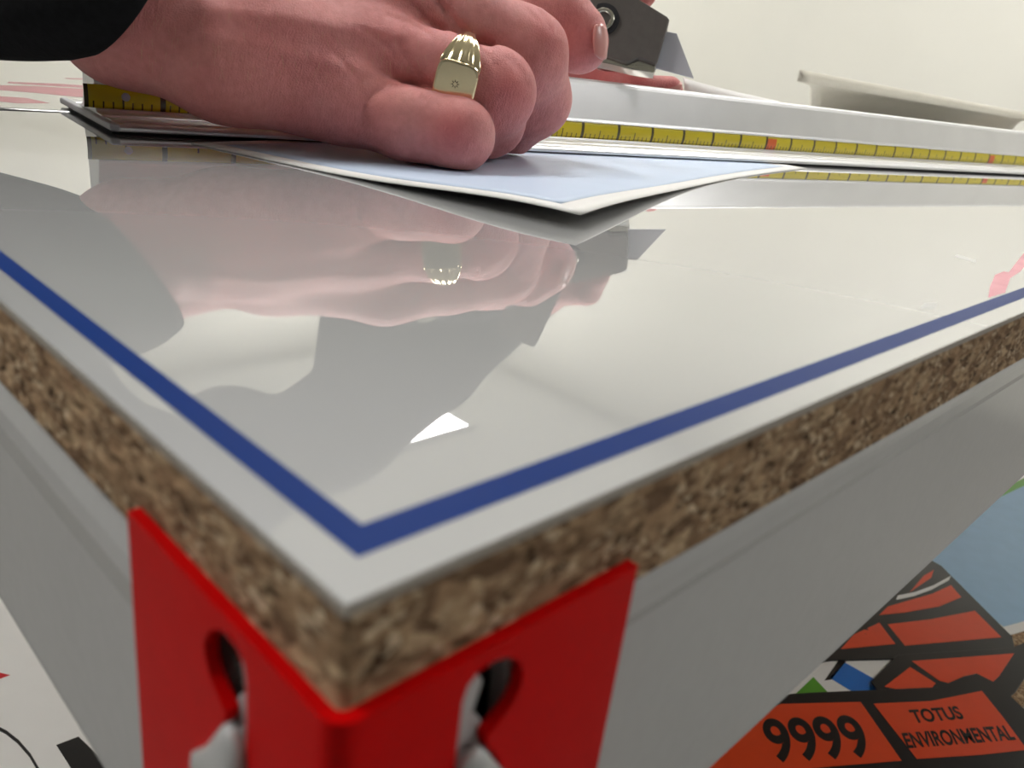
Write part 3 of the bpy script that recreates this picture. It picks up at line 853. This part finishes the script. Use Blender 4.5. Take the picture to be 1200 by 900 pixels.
# ------------------------------------------------------------------ things on the lower shelf
def text_mesh(s, size, fn, mat, parent, name='lettering', bold=0.0, sx=1.0):
    cu = bpy.data.curves.new(name, 'FONT'); cu.body = s; cu.size = 1.0; cu.align_x = 'CENTER'; cu.align_y = 'CENTER'; cu.offset = bold
    to = bpy.data.objects.new('tmp', cu); C.objects.link(to)
    dg = bpy.context.evaluated_depsgraph_get(); dg.update()
    me = bpy.data.meshes.new_from_object(to.evaluated_get(dg))
    vs = [fn(v.co.x*size*sx, v.co.y*size) for v in me.vertices]; fs = [tuple(p.vertices) for p in me.polygons]
    bpy.data.objects.remove(to); bpy.data.curves.remove(cu); bpy.data.meshes.remove(me)
    return mesh_obj(name, vs, fs, mat, parent)

def frame_px(z, o_px, x_px, y_px):   # plate frame from three photo points on the shelf level
    o, x, y = onz(*o_px, z), onz(*x_px, z), onz(*y_px, z)
    return o, x-o, y-o
def quad_px(pts, z): return [onz(x, y, z)[:2] for x, y in pts]

def plate(name, z, outline, cells, label, group='orange hazard plates', th=1.0):
    oc = np.mean(quad_px(outline, z), 0)
    t = thing(name, (oc[0], oc[1], z), label, 'plate', group)
    o = slab(quad_px(outline, z), z, z+th).build('backing', M['black'], t); bevel(o, 0.4, 1)
    for c in cells:
        slab(quad_px(c, z), z+th, z+th+0.15).build('orange_panel', M['orange'], t)
    return t
# light blue sheet at the right
z = LZ+0.2
t = thing('printed_sheet', (*onz(1160, 650, z)[:2], z), 'light blue printed sheet with white margin on the lower shelf', 'sheet', 'sheets on the lower shelf')
slab(quad_px([(1010,745),(1186,744),(1330,700),(1330,440),(1120,560)], z), z, z+0.5).build('sheet', M['paper'], t)
slab(quad_px([(1040,640),(1176,735),(1330,692),(1330,500),(1130,600)], z), z+0.5, z+0.6).build('blue_field', M['skyblue'], t)
slab(quad_px([(1130,602),(1215,563),(1330,512),(1330,500),(1120,598)], z), z+0.6, z+0.7).build('green_line', M['green'], t)
# sticker sheet in blue, green and white
z = LZ+0.6
t = thing('sticker_sheet', (*onz(980, 795, z)[:2], z), 'white sticker sheet with blue and green panels between orange plates', 'sticker sheet')
slab(quad_px([(830,860),(925,765),(1050,755),(1060,815),(1020,840)], z), z, z+0.4).build('sheet', M['paper'], t)
slab(quad_px([(972,795),(990,777),(1040,805),(1030,812),(1000,812)], z), z+0.4, z+0.5).build('blue_panel', M['bluep'], t)
slab(quad_px([(915,830),(953,794),(970,812),(960,830)], z), z+0.4, z+0.5).build('green_panel', M['green'], t)
slab(quad_px([(966,798),(984,772),(991,776),(974,797)], z), z+0.4, z+0.5).build('black_bar', M['black'], t)
# rear plate
t = plate('hazard_plate', LZ+1.3, [(880,790),(1060,640),(1103,664),(1186,747),(1190,766),(1130,772),(975,775)],
      [[(1030,722),(1040,712),(1092,697),(1114,687),(1126,701),(1100,712),(1060,719)],
       [(1040,733),(1090,727),(1142,717),(1173,748),(1060,758)],
       [(985,762),(1000,745),(1030,731),(1049,756)], [(1066,695),(1082,676),(1094,669),(1091,678)]],
      'orange hazard plate with white arc, rearmost of the pile')
z = LZ+2.4
arc = [(1050,703),(1070,699),(1092,691),(1112,680)]
o = slab(quad_px(arc + [(x+2, y-5) for x, y in reversed(arc)], z), z, z+0.2).build('white_arc', M['paper'], t)
cc = onz(1006, 739, z)
def fx(px_, py_, z, dx, dy):
    o = onz(px_, py_, z); ux = onz(px_+dx[0], py_+dx[1], z)-o; uy = onz(px_+dy[0], py_+dy[1], z)-o
    return lambda a, b: tuple(o + ux*a + uy*b + np.array([0, 0, 0.0]))
text_mesh('9', 1, fx(1012, 742, z+0.1, (34, -3), (-22, -28)), M['black'], t, 'numeral', 0.03)
# middle plate
plate('hazard_plate', LZ+2.9, [(1020,800),(1052,768),(1186,760),(1204,752),(1222,762),(1190,812),(1170,830),(1040,826)],
      [[(1068,776),(1188,767),(1170,794),(1150,812),(1100,799)], [(1036,806),(1066,783),(1096,802),(1085,816)]],
      'orange hazard plate turned askew, partly under the 9999 plate')
# front plate with 9999
z = LZ+4.2
t = plate('hazard_plate', z, [(760,850),(925,814),(960,812),(1100,806),(1130,793),(1144,790),(1170,803),(1240,872),(1236,896),(1220,905),(1010,925),(770,930)],
      [[(800,858),(915,826.5),(1008,824),(1031,857),(1056,893),(900,906),(790,915)], [(1023,826),(1090,823),(1150,811),(1175,842),(1203,880),(1150,886),(1074,891)]],
      'orange hazard plate with 9999 and lettering, foremost of the pile')
z += 1.25
text_mesh('9999', 1, fx(958, 867, z, (58, -3), (-26, -62)), M['black'], t, 'numerals', 0.025)
text_mesh('TOTUS', 1, fx(1098, 838, z, (18, -1.5), (-11, -20)), M['black'], t, 'lettering', 0.03)
text_mesh('ENVIRONMENTAL', 1, fx(1124, 864, z, (15.4, -1.2), (-12, -23)), M['black'], t, 'lettering', 0.03)

# white sheets under the left beam
z = LZ+0.3
def shelf_sheet(outline, label, z):
    c = np.mean(quad_px(outline, z), 0)
    t = thing('printed_sheet', (c[0], c[1], z), label, 'sheet', 'sheets on the lower shelf')
    slab(quad_px(outline, z), z, z+0.5).build('sheet', M['paper'], t); return t
t = shelf_sheet([(-60,660),(120,600),(140,745),(-60,824)], 'off-white sheet with red corner print under the left beam', z)
slab(quad_px([(-20,789),(-1,789),(17,793),(0,801),(-20,806)], z), z+0.5, z+0.6).build('red_print', M['redp'], t)
t = shelf_sheet([(-70,835),(-60,818),(150,742),(260,930),(10,990)], 'off-white sheet with black curve and black block below left beam', z+2.6)
cv = [(-6,850),(8,857),(22,868),(36,884),(50,908)]
slab(quad_px(cv + [(x-1.5, y+4) for x, y in reversed(cv)], z+2.6), z+3.1, z+3.2).build('black_curve', M['black'], t)
slab(quad_px([(66,874),(92,864),(130,900),(140,930),(92,915)], z+2.6), z+3.1, z+3.2).build('black_block', M['black'], t)

# ------------------------------------------------------------------ camera, world, colour management
cam = bpy.data.cameras.new('camera'); co = bpy.data.objects.new('camera', cam); C.objects.link(co)
cam.sensor_width = 36; cam.lens = FPX/1200*36; cam.clip_start = 0.002; cam.clip_end = 50
Rm = Matrix((tuple(RGT), tuple(-DWN), tuple(-FWD))).transposed()
co.matrix_world = Matrix.Translation(W(CAM)) @ Rm.to_4x4()
cam.dof.use_dof = True; cam.dof.focus_distance = 0.262; cam.dof.aperture_fstop = 30
bpy.context.scene.camera = co
w = bpy.data.worlds.new('world'); bpy.context.scene.world = w; w.use_nodes = True
w.node_tree.nodes['Background'].inputs[0].default_value = (0.9, 0.95, 1, 1); w.node_tree.nodes['Background'].inputs[1].default_value = 0.3
sc = bpy.context.scene
sc.view_settings.view_transform = 'Standard'; sc.view_settings.look = 'None'; sc.view_settings.gamma = 1; sc.view_settings.use_curve_mapping = False
sc.view_settings.exposure = 0.2
sc.cycles.use_denoising = True
